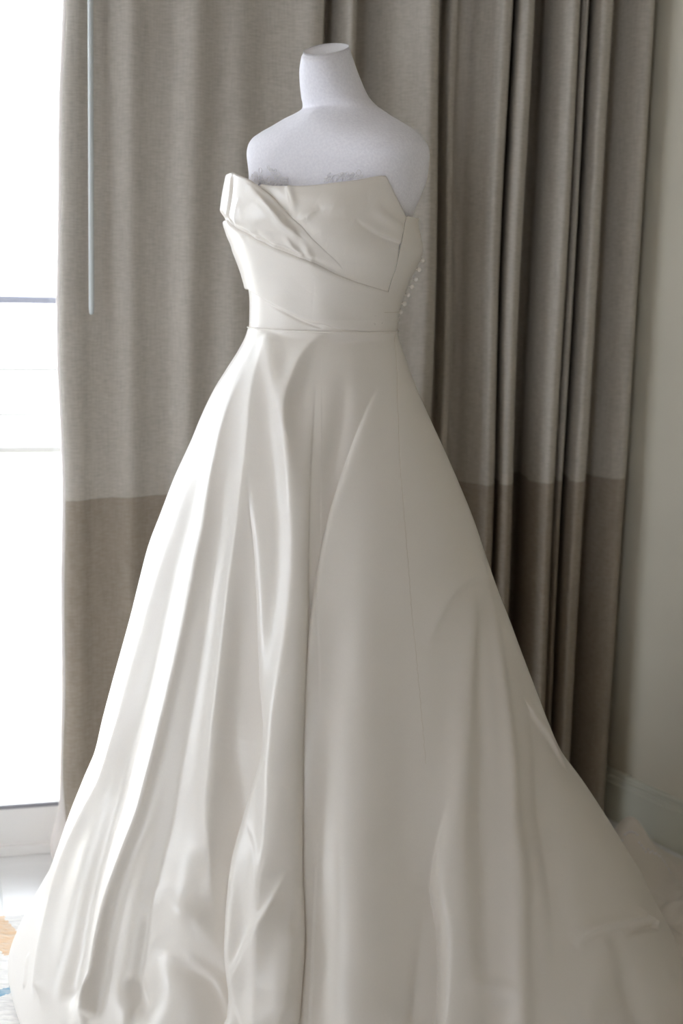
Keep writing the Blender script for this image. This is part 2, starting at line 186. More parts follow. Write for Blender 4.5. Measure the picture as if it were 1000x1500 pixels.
M = {}
M['satin'] = mat('ivory satin', (.86, .82, .77), .33, .9)
tc, nz, rp = noise_col(M['satin'], (.85, .81, .76), (.87, .83, .78), 900, (1, 1, .35))
lk(M['satin'], rp.outputs[0], bsdf(M['satin']).inputs['Base Color']); bump(M['satin'], nz.outputs[0], .10, .0006)
translucent(M['satin'], (.85, .74, .52), .06)
M['satin_inside'] = mat('ivory lining', (.72, .66, .57), .55, .3)
M['thread'] = mat('seam thread', (.50, .47, .42), .7, .2)
M['jersey'] = mat('white jersey', (.80, .80, .88), .9, .15, **{'Sheen Weight': .25, 'Sheen Roughness': .5})
tc, nz, rp = noise_col(M['jersey'], (.83, .825, .895), (.89, .885, .95), 260)
lk(M['jersey'], rp.outputs[0], bsdf(M['jersey']).inputs['Base Color']); bump(M['jersey'], nz.outputs[0], .35, .0012)
M['lace'] = mat('white lace', (.90, .89, .92), .8, .2)
def linen(name, a, b, tl):
    m = mat(name, a, .9, .15)
    tc, nz, rp = noise_col(m, a, b, 110, (.6, .6, 3.4), 5, .3, .7)
    mp2 = nd(m, 'ShaderNodeMapping'); mp2.inputs['Scale'].default_value = (3.4, 3.4, .3)
    n2 = nd(m, 'ShaderNodeTexNoise'); n2.inputs['Scale'].default_value = 90; n2.inputs['Detail'].default_value = 3
    lk(m, tc.outputs['Object'], mp2.inputs[0]); lk(m, mp2.outputs[0], n2.inputs['Vector'])
    mx = nd(m, 'ShaderNodeMix', data_type='RGBA', blend_type='MULTIPLY'); mx.inputs[0].default_value = .35
    r2 = nd(m, 'ShaderNodeValToRGB'); r2.color_ramp.elements[0].position = .3; r2.color_ramp.elements[1].position = .6
    r2.color_ramp.elements[0].color = (.72, .72, .72, 1)
    lk(m, n2.outputs[0], r2.inputs[0]); lk(m, rp.outputs[0], mx.inputs[6]); lk(m, r2.outputs[0], mx.inputs[7])
    lk(m, mx.outputs[2], bsdf(m).inputs['Base Color']); bump(m, nz.outputs[0], .3, .001)
    return m
M['linen'] = linen('warm grey linen', (.45, .418, .372), (.56, .525, .478), (.6, .5, .42))
M['linen_band'] = linen('taupe linen', (.315, .272, .223), (.395, .345, .29), (.5, .4, .3))
M['lining'] = mat('white curtain lining', (.85, .82, .80), .9, .1); translucent(M['lining'], (.95, .88, .84), .4)
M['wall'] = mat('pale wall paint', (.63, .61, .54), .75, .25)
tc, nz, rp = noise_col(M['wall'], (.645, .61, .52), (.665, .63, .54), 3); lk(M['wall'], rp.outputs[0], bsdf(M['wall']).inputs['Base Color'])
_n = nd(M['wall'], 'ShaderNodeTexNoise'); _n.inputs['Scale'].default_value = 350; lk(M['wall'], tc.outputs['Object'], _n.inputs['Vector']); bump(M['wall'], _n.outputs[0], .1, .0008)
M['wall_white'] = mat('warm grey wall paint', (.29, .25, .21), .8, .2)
M['trim'] = mat('pale trim paint', (.66, .665, .585), .45, .4)
M['ceiling'] = mat('ceiling paint', (.52, .48, .43), .9, .1)
M['frame'] = mat('white door frame', (.89, .88, .87), .4, .5)
M['rubber'] = mat('grey gasket', (.30, .30, .33), .6, .3)
M['wand'] = mat('frosted grey plastic', (.60, .64, .65), .3, .5)
M['rail'] = mat('blue grey railing paint', (.105, .11, .14), .5, .4)
M['rail_light'] = mat('pale railing paint', (.15, .155, .155), .5, .4)
M['plaster'] = mat('white balcony plaster', (.86, .85, .83), .9, .2)
M['frosted'] = mat('frosted white panel', (.9, .9, .89), .6, .3); translucent(M['frosted'], (.96, .96, .95), .75)
M['deck'] = mat('pale balcony tile', (.72, .64, .54), .8, .2)
M['sand'] = mat('pale ground far below', (.55, .52, .46), .9, .1)
M['floor'] = mat('pale floor tile', (.60, .60, .60), .35, .4)
tc, nz, rp = noise_col(M['floor'], (.84, .84, .84), (.88, .88, .89), 5, (1, 4, 1)); lk(M['floor'], rp.outputs[0], bsdf(M['floor']).inputs['Base Color'])
M['steel'] = mat('white enamelled steel', (.7, .7, .72), .4, .5, Metallic=.3)
g = bpy.data.materials.new('clear door glass'); g.use_nodes = True; M['glass'] = g
g.node_tree.nodes.remove(bsdf(g)); _o = g.node_tree.nodes['Material Output']
_t = nd(g, 'ShaderNodeBsdfTransparent'); _t.inputs[0].default_value = (.95, .97, .96, 1)
_g = nd(g, 'ShaderNodeBsdfGlossy'); _g.inputs['Roughness'].default_value = .02
_f = nd(g, 'ShaderNodeFresnel'); _f.inputs[0].default_value = 1.45; _x = nd(g, 'ShaderNodeMixShader')
lk(g, _f.outputs[0], _x.inputs[0]); lk(g, _t.outputs[0], _x.inputs[1]); lk(g, _g.outputs[0], _x.inputs[2]); lk(g, _x.outputs[0], _o.inputs[0])

# rug: heathered off-white pile with woven orange and blue bars
M['rug'] = mat('heathered rug', (.6, .58, .56), .95, .1)
tc, nz, rp = noise_col(M['rug'], (.76, .75, .74), (.90, .885, .86), 42, (1, 3, 1), 6, .35, .62)
_cur = rp.outputs[0]
def rug_bar(cx, cy, ang, L, Wd, col):
    global _cur
    m = M['rug']; mp = nd(m, 'ShaderNodeMapping', vector_type='TEXTURE'); mp.inputs['Location'].default_value = (cx, cy, 0); mp.inputs['Rotation'].default_value = (0, 0, ang)
    mp.inputs['Scale'].default_value = (L/2, Wd/2, 1)
    dn = nd(m, 'ShaderNodeTexNoise'); dn.inputs['Scale'].default_value = 120
    ad = nd(m, 'ShaderNodeMix', data_type='VECTOR'); ad.inputs[0].default_value = .014
    lk(m, tc.outputs['Object'], dn.inputs['Vector']); lk(m, tc.outputs['Object'], ad.inputs[4]); lk(m, dn.outputs[1], ad.inputs[5])
    sp = nd(m, 'ShaderNodeSeparateXYZ'); lk(m, ad.outputs[1], mp.inputs[0]); lk(m, mp.outputs[0], sp.inputs[0])
    fs = []
    for k in (0, 1):
        a = nd(m, 'ShaderNodeMath', operation='ABSOLUTE'); lk(m, sp.outputs[k], a.inputs[0])
        c = nd(m, 'ShaderNodeMath', operation='LESS_THAN'); c.inputs[1].default_value = 1; lk(m, a.outputs[0], c.inputs[0]); fs.append(c)
    mu = nd(m, 'ShaderNodeMath', operation='MULTIPLY'); lk(m, fs[0].outputs[0], mu.inputs[0]); lk(m, fs[1].outputs[0], mu.inputs[1])
    ml = nd(m, 'ShaderNodeMath', operation='MULTIPLY'); lk(m, mu.outputs[0], ml.inputs[0]); lk(m, nz.outputs[0], ml.inputs[1])
    m2 = nd(m, 'ShaderNodeMath', operation='MULTIPLY', use_clamp=True); m2.inputs[1].default_value = 1.7; lk(m, ml.outputs[0], m2.inputs[0])
    mx = nd(m, 'ShaderNodeMix', data_type='RGBA'); lk(m, m2.outputs[0], mx.inputs[0]); lk(m, _cur, mx.inputs[6]); mx.inputs[7].default_value = (*col, 1)
    _cur = mx.outputs[2]

# ------------------------------------------------------------------ the room
CEIL = 2.6
RC = np.array([.678, 3.148, 0.0]); RA = math.radians(31); RD = np.array([-math.sin(RA), math.cos(RA), 0]); RN = np.array([math.cos(RA), math.sin(RA), 0])
WALL_OUT = .105
# the corner where the window wall's face meets the right wall's face
A_ = np.array([[E[0], -RD[0]], [E[1], -RD[1]]]); B_ = (RC - W(0, WALL_OUT, 0))[:2]
uK, tK = np.linalg.solve(A_, B_)
def RW(t, out, z): return RC + RD*t + RN*out + np.array([0, 0, z])    # along the right wall (towards the corner), outwards, up
U_L = -4.5
def struct(o): o['kind'] = 'structure'; return o
b = MB(); b.box((-6.5, -.0, -.001), (tK+.3, .12, CEIL), RW); struct(b.build('wall_right', M['wall']))
b = MB()
D0, D1, DH = -4.42, -.10, 2.42
b.box((D1, WALL_OUT, 0), (uK+.25, WALL_OUT+.2, CEIL), W); b.box((D0, WALL_OUT, DH), (D1, WALL_OUT+.2, CEIL), W); b.box((U_L, WALL_OUT, 0), (D0, WALL_OUT+.2, CEIL), W)
struct(b.build('wall_window', M['wall']))
WL = (-1.25, -.06, .75, 2.42)                      # unseen opening added in the left wall for side light: from, to, sill, head
WR = (-4.0, -3.0, .08, 2.42)                        # unseen opening added in the rear wall for fill light
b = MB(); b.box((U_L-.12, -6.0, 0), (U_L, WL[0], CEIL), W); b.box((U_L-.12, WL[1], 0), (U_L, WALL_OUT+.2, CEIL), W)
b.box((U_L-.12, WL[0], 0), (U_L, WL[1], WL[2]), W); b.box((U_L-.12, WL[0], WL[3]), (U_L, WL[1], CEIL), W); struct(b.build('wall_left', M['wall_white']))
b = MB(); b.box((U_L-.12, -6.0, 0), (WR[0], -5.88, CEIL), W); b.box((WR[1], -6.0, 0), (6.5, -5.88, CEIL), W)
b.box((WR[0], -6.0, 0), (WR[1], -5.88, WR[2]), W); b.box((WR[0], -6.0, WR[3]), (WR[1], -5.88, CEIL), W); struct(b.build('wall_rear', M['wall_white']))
def window(name, fr, a, c, zl, zh):
    w = struct(empty(name, fr((a+c)/2, .06, zl))); f = MB(); n_ = 4
    for i in range(n_+1):
        x = a+(c-a)*i/n_; f.box((max(a, x-.03), .03, zl), (min(c, x+.03), .09, zh), fr)
    f.box((a, .03, zl), (c, .09, zl+.06), fr); f.box((a, .03, zh-.06), (c, .09, zh), fr); f.build('window_frame', M['frame'], w)
    for i in range(n_):
        p = MB(); p.box((a+(c-a)*i/n_+.028, .057, zl+.05), (a+(c-a)*(i+1)/n_-.028, .063, zh-.05), fr); p.build('pane', M['glass'], w)
window('fill_window_1', lambda u, v, z: W(U_L-v, u, z), *WL)  # unseen window, added so daylight reaches the gown from the left
window('fill_window_2', lambda u, v, z: W(u, -5.88-v, z), *WR)  # unseen window behind the camera, added as soft fill
b = MB(); b.box((U_L-.2, -6.5, CEIL), (6.5, WALL_OUT+.25, CEIL+.1), W); struct(b.build('ceiling', M['ceiling']))
# floor: square tiles with recessed joints near the door, plain slab elsewhere
fl = MB(); fl.box((U_L-.2, -6.5, -.1), (6.5, WALL_OUT+.02, -.004), W); floor = struct(fl.build('floor', M['floor']))
tile_mesh = None; TS = .60
for iu in range(-4, 3):
    for iv in range(0, 5):
        u0, v0 = iu*TS-.13, .06-(iv+1)*TS
        if tile_mesh is None:
            t_ = MB(); t_.box((.0015, .0015, -.004), (TS-.0015, TS-.0015, 0), None, .001); to = t_.build('tile', M['floor'], None); tile_mesh = to.data
        else:
            to = bpy.data.objects.new('tile', tile_mesh); COL.objects.link(to)
        to.parent = floor; to.location = W(u0, v0, 0); to.rotation_euler = (0, 0, CY)
# baseboards
def board(name, fr, a, c):
    m = MB(); m.box((a, -.016, 0), (c, .004, .105), fr, .002); m.box((a, -.011, .105), (c, .004, .118), fr, .003); m.box((a, -.019, .086), (c, 0, .092), fr, .001)
    return struct(m.build(name, M['trim']))
board('baseboard_right', RW, -6, tK-.002)
board('baseboard_window', lambda u, v, z: W(u, v+WALL_OUT, z), D1+.03, uK-.02)

# ------------------------------------------------------------------ sliding glass door
door = struct(empty('door_1', W((D0+D1)/2, .15, 0)))
d_lo, d_hi = .055, .10
b = MB(); b.box((D0, .045, 0), (D1, .30, .022), W, .003); b.box((D0, .06, .022), (D1, .068, .030), W); b.build('track', M['frame'], door)
def leaf(u0, u1, v0, v1):
    f = MB(); f.box((u0, v0, .026), (u1, v1, .105), W, .004); f.box((u0, v0, 2.33), (u1, v1, 2.40), W, .004)
    f.box((u0, v0, .105), (u0+.07, v1, 2.33), W, .004); f.box((u1-.07, v0, .105), (u1, v1, 2.33), W, .004)
    o = f.build('door_frame', M['frame'], door)
    p = MB(); vm = (v0+v1)/2; p.box((u0+.062, vm-.003, .098), (u1-.062, vm+.003, 2.338), W); p.build('glass_pane', M['glass'], o)
    k = MB(); k.box((u0+.07, v0-.002, .102), (u1-.07, v0+.004, .110), W); k.box((u0+.07, v0-.002, 2.325), (u1-.07, v0+.004, 2.333), W); k.build('gasket', M['rubber'], o)
leaf(D0+.02, -2.24, .16, .205); leaf(-2.30, D1-.02, .06, .10)
b = MB(); b.box((D0-.03, .09, 2.40), (D1+.03, .28, DH+.03), W, .004); b.box((D0-.04, .09, 0), (D0+.02, .28, DH), W, .004); b.box((D1-.02, .09, 0), (D1+.04, .28, DH), W, .004); b.build('casing', M['frame'], door)

# ------------------------------------------------------------------ balcony outside
b = MB(); b.box((-6, WALL_OUT+.2, -.25), (4, 1.60, -.02), W); struct(b.build('balcony_deck', M['deck']))
b = MB(); b.box((-90, 3, -9.2), (90, 180, -9), W); struct(b.build('ground', M['sand']))
rl = empty('balcony_railing', W(-1.2, 1.53, -.02)); tag(rl, 'blue grey balcony railing with thin pale bars above a white panel, outside glass door', 'railing')
b = MB(); b.box((-6, 1.50, 1.128), (4, 1.56, 1.156), W, .005); b.build('top_rail', M['rail'], rl)
b = MB(); b.box((-6, 1.527, .02), (4, 1.535, .675), W); b.build('frosted_panel', M['frosted'], rl)
b = MB(); b.box((-6, 1.515, .675), (4, 1.547, .70), W, .004); b.build('lower_rail', mat('pale grey rail', (.21, .21, .21), .6, .3), rl)
for z in (.932, .795):
    b = MB(); b.box((-6, 1.524, z-.007), (4, 1.538, z+.007), W, .003); b.build('bar', M['rail_light'], rl)
for u in (-5.2, -3.9, -2.6, .2, 1.5, 2.8):
    b = MB(); b.box((u-.02, 1.51, -.02), (u+.02, 1.55, 1.13), W, .003); b.build('post', M['rail'], rl)

# ------------------------------------------------------------------ rug
RU = math.radians(12.5); re = np.array([math.cos(RU), math.sin(RU)]); rn = np.array([-math.sin(RU), math.cos(RU)])
rug_c = np.array([-.61, 2.575]) + re*.05 - rn*1.0
for a_ in ((-.612, 2.500, -1.02, .20, .05, (.80, .58, .38)), (-.59, 2.238, .72, .20, .020, (.26, .44, .58)),
           (-1.0, 2.0, .9, .5, .05, (.26, .44, .58)), (-.9, 1.5, -.8, .5, .07, (.80, .58, .38)), (.1, 1.4, .5, .5, .06, (.80, .58, .38))):
    cx_, cy_ = np.array(a_[:2]) - rug_c
    rug_bar(cx_, cy_, *a_[2:])
lk(M['rug'], _cur, bsdf(M['rug']).inputs['Base Color']); bump(M['rug'], nz.outputs[0], .8, .004)
xs = np.r_[-1.35, np.linspace(-1.345, 1.0, 120), 1.005]; ys = np.r_[-1.05, np.linspace(-1.045, .995, 120), 1.0]
X, Y = np.meshgrid(xs, ys); rng = np.random.default_rng(3)
Zr = .010 + rng.normal(0, .0006, X.shape); Zr[0] = Zr[-1] = .002; Zr[:, 0] = Zr[:, -1] = .002
v = np.stack([rug_c[0]+X*re[0]+Y*rn[0], rug_c[1]+X*re[1]+Y*rn[1], Zr], -1)
rug = mesh_obj('rug', v - np.array([rug_c[0], rug_c[1], 0]), grid_faces(len(ys), len(xs)), M['rug']); rug.location = (rug_c[0], rug_c[1], 0)
tag(rug, 'off white heathered rug with orange and blue bars under the gown', 'rug')

# ------------------------------------------------------------------ curtain
cp = np.array(CURTAIN_TABLE); seg = np.r_[0, np.cumsum(np.hypot(*np.diff(cp, axis=0).T))]
NS = 620; tt = np.linspace(0, seg[-1], NS)
def catmull(x, y, q):
    i = np.clip(np.searchsorted(x, q)-1, 0, len(x)-2); h = x[i+1]-x[i]; t = (q-x[i])/h
    m = np.gradient(y, x); return (2*t**3-3*t**2+1)*y[i]+(t**3-2*t**2+t)*h*m[i]+(-2*t**3+3*t**2)*y[i+1]+(t**3-t**2)*h*m[i+1]
pu, pd = catmull(seg, cp[:, 0], tt), catmull(seg, cp[:, 1], tt)
frac = np.clip((pu-pu.min())/(pu.max()-pu.min()), 0, 1)
def curtain_pts(zv, back=0.0, kick=0.0):
    out = []
    tu, td = np.gradient(pu), np.gradient(pd); L = np.hypot(tu, td)+1e-9
    for z in zv:
        low = np.clip((.9-z)/.9, 0, 1)
        wob = .006*np.sin(2.1*z+9*frac+1)*np.sqrt(np.maximum(np.sin(PI*frac), 0)) + .004*np.sin(5.3*z+23*frac)*np.sin(PI*frac)
        edge = np.exp(-(frac/.03)**2)*(.003*np.sin(6*z+.4)+.002*np.sin(13*z) + kick*np.exp(-((z-.04)/.06)**2) + (-.010)*np.clip((z-1.3)/.5, 0, 1))
        u = pu + wob - edge + -.016*low*np.clip(frac-.4, 0, 1)
        d = np.where(frac > .42, pd*1.25, pd)*(1+.1*low) + .008*np.sin(3*z+14*frac)*(frac < .42)
        d = d + .012*np.exp(-((z-.02)/.05)**2)*np.sin(frac*60)
        u = u + back*td/L; d = d - back*tu/L
        out.append(CUR0 + E*u[:, None] - N*d[:, None] + np.array([0, 0, 1.])*(z*np.ones(NS))[:, None])
    return np.array(out)
SEAM = .803
cur = empty('curtain', W(-.05, 0, 0)); tag(cur, 'floor length warm grey linen curtain with darker taupe lower band, behind the gown', 'curtain')
zu = np.r_[SEAM-.006, np.linspace(SEAM, 2.55, 90)]; zl = np.linspace(.012, SEAM, 60)
def seam_tilt(P):  # the joint of the two cloths climbs a little towards the right
    w = np.interp(P[..., 2], [0, SEAM-.006, SEAM, 2.55], [0, 1, 1, 0]); P = P.copy(); P[..., 2] += w*(-.014+.030*frac)[None, :]; return P
tag(mesh_obj('upper_panel', seam_tilt(curtain_pts(zu)), grid_faces(len(zu), NS), M['linen'], cur), 'lighter warm grey upper linen panel')
Pl = seam_tilt(curtain_pts(zl)); Pl[-1] += N*.002
Pl[..., 2] += (.085*np.exp(-(frac/.06)**2))[None, :]*np.clip(1-zl/.5, 0, 1)[:, None]
tag(mesh_obj('lower_band', Pl, grid_faces(len(zl), NS), M['linen_band'], cur), 'darker taupe lower band')
hi_ = curtain_pts(np.r_[np.linspace(.012, .25, 16), np.linspace(.3, 2.54, 36)], .0, .022); k = int(NS*.055)
Pn = hi_[:, :k] + N*.010 - E*.004; mesh_obj('lining', Pn, grid_faces(52, k), M['lining'], cur)
b = MB(); b.box((-3.7, -.05, CEIL-.05), (.75, .02, CEIL), W, .004); b.build('heading_track', M['frame'], cur)
wand_p = W(-.5417, -.10, 0)
b = MB(); b.tube([wand_p+np.array([0, 0, z]) for z in (1.156, 1.160, 1.17, 1.6, 2.1, 2.54)], [.003, .0045, .0052, .0052, .0052, .0052], 12)
wr = empty('curtain_wand', wand_p + np.array([0, 0, 1.156])); b.build('rod', M['wand'], wr, True)
b = MB(); b.tube([wand_p+np.array([0, 0, 2.54]), W(-.5417, -.07, 2.565), W(-.5417, -.03, 2.56)], .003, 8); b.build('hook', M['steel'], wr, True)
tag(wr, 'thin pale grey curtain wand hanging in front of left curtain edge', 'curtain wand')

# ------------------------------------------------------------------ mannequin
PHI = math.radians(33); BPHI = math.radians(8)    # how far the form and the bodice's widest line are turned
MAN = loft(MAN_TABLE, PHI); mt = np.array(MAN_TABLE)
man = empty('mannequin', (-.03, 2.40, 0)); tag(man, 'white jersey covered headless dress form with slanted neck top, wearing the gown', 'mannequin')
FR = np.array([-math.sin(PHI), -math.cos(PHI)])
ztop, zbot = mt[:, 0].max(), mt[:, 0].min()
zz = np.r_[np.linspace(zbot, ztop-.30, 40), np.linspace(ztop-.295, ztop, 110)]; th = np.linspace(0, 2*PI, 160, endpoint=False)
TH, ZZ = np.meshgrid(th, zz); P = MAN(TH, ZZ)
ctr = P.mean(axis=1, keepdims=True)
def tilt(P, c):
    w = np.clip((P[..., 2]-(ztop-.10))/.10, 0, 1)**1.3
    f = (P[..., 0]-c[..., 0])*-.22 + (P[..., 1]-c[..., 1])*-.975
    s_ = (P[..., 0]-c[..., 0])*FR[1]*-1 + (P[..., 1]-c[..., 1])*FR[0]
    P = P.copy(); P[..., 2] += w*(-.36*f) - .015*w; return P
P = tilt(P, ctr)
rows = [P]
top_c = P[-1].mean(axis=0)
for sc_, dz in ((.988, .0030), (.965, .0050), (.935, .0060)):
    r = top_c + (P[-1]-top_c)*sc_ + np.array([0, 0, dz]); rows.append(r[None])
cap_ring = rows[-1][0]
body = np.concatenate(rows)
tag(mesh_obj('torso', body, grid_faces(len(body), 160, wrap=True), M['jersey'], man), 'white jersey bust and neck')
cr = [cap_ring + np.array([0, 0, -.0005])]
for sc_, dz in ((.965, -.0006), (.945, -.0022), (.6, -.0018), (.25, -.0012), (.02, -.0012)):
    cr.append(top_c + (cap_ring-top_c)*sc_ + np.array([0, 0, .0060+dz]))
cr = np.array(cr); mesh_obj('neck_cap', cr, grid_faces(len(cr), 160, wrap=True), M['jersey'], man)
b = MB(); b.tube([(-.03, 2.4, .03), (-.03, 2.4, zbot+.1)], .014, 16); b.build('pole', M['steel'], man, True)
b = MB(); b.tube([(-.03, 2.4, .0125), (-.03, 2.4, .022), (-.03, 2.4, .03)], [.15, .15, .14], 40); b.build('base', M['steel'], man, True)

# ------------------------------------------------------------------ the gown
gown = empty('wedding_dress', (-.03, 2.40, .012)); tag(gown, 'strapless ivory satin wedding gown with draped bodice and full trained skirt on white form', 'dress')
def fold_field(U, Z, R, folds):
    """height in metres of all folds at points (theta, z) where an arc radius R turns theta into metres"""
    D = np.zeros_like(U); S_ = np.zeros_like(U)       # S_: sideways reach of the edges that fold over a crease
    for pts, wl, wr, p, *over in folds:
        q = np.array(pts); n_ = len(q)
        if n_ > 2:                                     # round the corners of the traced line
            x_ = np.r_[0, np.cumsum(np.hypot(np.diff(q[:, 0])*.4, np.diff(q[:, 1]))+1e-6)]; g_ = np.gradient(q, x_, axis=0)
            f_ = np.linspace(0, n_-1, 3*(n_-1)+1); i_ = np.minimum(f_.astype(int), n_-2); t_ = (f_-i_)[:, None]; h_ = (x_[i_+1]-x_[i_])[:, None]
            q = (2*t_**3-3*t_**2+1)*q[i_]+(t_**3-2*t_**2+t_)*h_*g_[i_]+(3*t_**2-2*t_**3)*q[i_+1]+(t_**3-t_**2)*h_*g_[i_+1]
        wmax = max(wl, wr)*4.5
        z0, z1 = q[:, 1].min()-wmax, q[:, 1].max()+wmax
        m = (Z >= z0) & (Z <= z1)
        if not m.any(): continue
        u, z, r = U[m], Z[m], R[m]
        best = np.full(u.shape, 1e9); val = np.zeros(u.shape); sg_best = np.zeros(u.shape); am_best = np.zeros(u.shape)
        for a, c in zip(q[:-1], q[1:]):
            ax, az = (a[0]-u)*r, a[1]-z; bx, bz = (c[0]-u)*r, c[1]-z
            dx, dz = bx-ax, bz-az; L2 = dx*dx+dz*dz+1e-12
            t = np.clip(-(ax*dx+az*dz)/L2, 0, 1); px, pz = ax+t*dx, az+t*dz
            dist = np.hypot(px, pz); L = np.sqrt(L2)
            sgn = (ax*dz-az*dx)/L                         # which side of the line
            amp = a[2]+t*(c[2]-a[2])
            # sgn < 0 : the picture's left of a line running down
            s01 = 1/(1+np.exp(-np.clip(sgn/(.15*min(wl, wr)), -30, 30)))
            w = wr + (wl-wr)*s01
            h = amp*np.exp(-(dist/w)**p)
            upd = dist < best; sg_best = np.where(upd, sgn, sg_best); am_best = np.where(upd, amp, am_best); val = np.where(upd, h, val); best = np.where(upd, dist, best)
        D[m] += val
        if over:
            side, reach, width = over[0]
            on = 1/(1+np.exp(-np.clip(side*sg_best/.0012, -30, 30)))
            S_[m] += -side*reach*on*np.exp(-(best/width)**2)*np.clip(np.abs(am_best)/.012, 0, 1)
    fold_field.sideways = S_
    return D
def normals(S, TH, Z, e=1e-3):
    a = S(TH+e, Z)-S(TH-e, Z); c = S(TH, Z+e)-S(TH, Z-e); n = np.cross(a, c)
    n /= np.linalg.norm(n, axis=-1, keepdims=True)+1e-12
    return n
# skirt: its top follows the section of the bodice, a little outside it
BOD = loft(BOD_TABLE, BPHI); zb_lo, zb_hi = min(r[0] for r in BOD_TABLE), max(r[0] for r in BOD_TABLE)
_t = np.linspace(0, 2*PI, 1440); _q = BOD(_t, np.full(1440, 1.1525)); _c = np.array([-.03, 2.4])
_an = np.arctan2(_q[:, 1]-_c[1], _q[:, 0]-_c[0]); _ra = np.hypot(_q[:, 1]-_c[1], _q[:, 0]-_c[0]); _o = np.argsort(_an)
def waist_blend(P):
    dx, dy = P[..., 0]-_c[0], P[..., 1]-_c[1]; a = np.arctan2(dy, dx); r = np.hypot(dx, dy)
    rb = np.interp(a, _an[_o], _ra[_o], period=2*PI) + .0012
    w = np.clip((P[..., 2]-1.120)/.032, 0, 1); w = w*w*(3-2*w); r2 = r + w*np.maximum(rb-r, 0)
    P = P.copy(); P[..., 0] = _c[0]+dx/r*r2; P[..., 1] = _c[1]+dy/r*r2; return P
SK = skirt_base(SKIRT_TABLE)
z_top, z_low = 1.1555, .012
thf = np.linspace(-.45, PI+.45, 820); thb = np.linspace(PI+.45, 2*PI-.45, 160)[1:-1]; th = np.r_[thf, thb]
zz = np.r_[np.linspace(z_low, .06, 22), np.linspace(.06, z_top, 430)[1:]]
TH, ZZ = np.meshgrid(th, zz); P = SK(TH, ZZ); P = waist_blend(P)
Nn = normals(SK, TH, ZZ)
c0 = np.stack([np.interp(zz, np.array(SKIRT_TABLE)[::-1, 0], np.array(SKIRT_TABLE)[::-1, k]) for k in (1, 2)], -1)
outw = ((P[..., 0]-c0[:, None, 0])*Nn[..., 0] + (P[..., 1]-c0[:, None, 1])*Nn[..., 1]) < 0
Nn[outw] *= -1
Rr = np.linalg.norm(SK(TH+1e-3, ZZ)-SK(TH-1e-3, ZZ), axis=-1)/2e-3
Dk = fold_field(TH, ZZ, Rr, FOLDS_TABLE); over = fold_field.sideways
Tt = SK(TH+1e-3, ZZ)-SK(TH-1e-3, ZZ); Tt /= np.linalg.norm(Tt, axis=-1, keepdims=True)
hang = np.clip((z_top-ZZ)/1.14, 0, 1)
Dk += (.004*np.sin(5.1*TH+1.3+2*hang) + .003*np.sin(11.7*TH+.4-3*hang))*hang*.6
Dk += .010*np.sin(9*TH+2)*hang*np.clip((TH-PI-.3)/.4, 0, 1)*np.clip((2*PI-.3-TH)/.4, 0, 1)    # loose folds at the back
fade = np.clip((z_top-ZZ)/.02, 0, 1)
P = P + Nn*(Dk*fade)[..., None] + Tt*(over*fade)[..., None]
P[..., 2] = np.maximum(P[..., 2], .012)
skirt = mesh_obj('skirt', P, grid_faces(len(zz), len(th), wrap=True), M['satin'], gown)
# the turned hem inside, a hand's breadth deep
hm = np.concatenate([P[:1] , P[:1] + np.array([0, 0, .004]), P[8:9]*1.0]); c_ = np.array([-.03, 2.4, 0])
hm = c_ + (hm-c_)*np.array([.985, .985, 1])
mesh_obj('hem_lining', hm, grid_faces(3, len(th), wrap=True), M['satin_inside'], gown)
# princess seam at the right of the skirt
sq = np.array(SEAM_TABLE); fs = hermite(sq[::-1, 1], sq[::-1, 0]); sz = np.linspace(sq[-1, 1], 1.15, 120); st = fs(sz)[:, 0]
def on_skirt(t, z):
    i = np.clip(np.searchsorted(zz, z), 0, len(zz)-1); j = np.clip(np.searchsorted(thf, t), 0, len(thf)-1); return P[i, j] + Nn[i, j]*.0001
b = MB(); b.tube(on_skirt(st, sz), .0004, 6); b.build('skirt_seam', M['satin_inside'], gown, True)

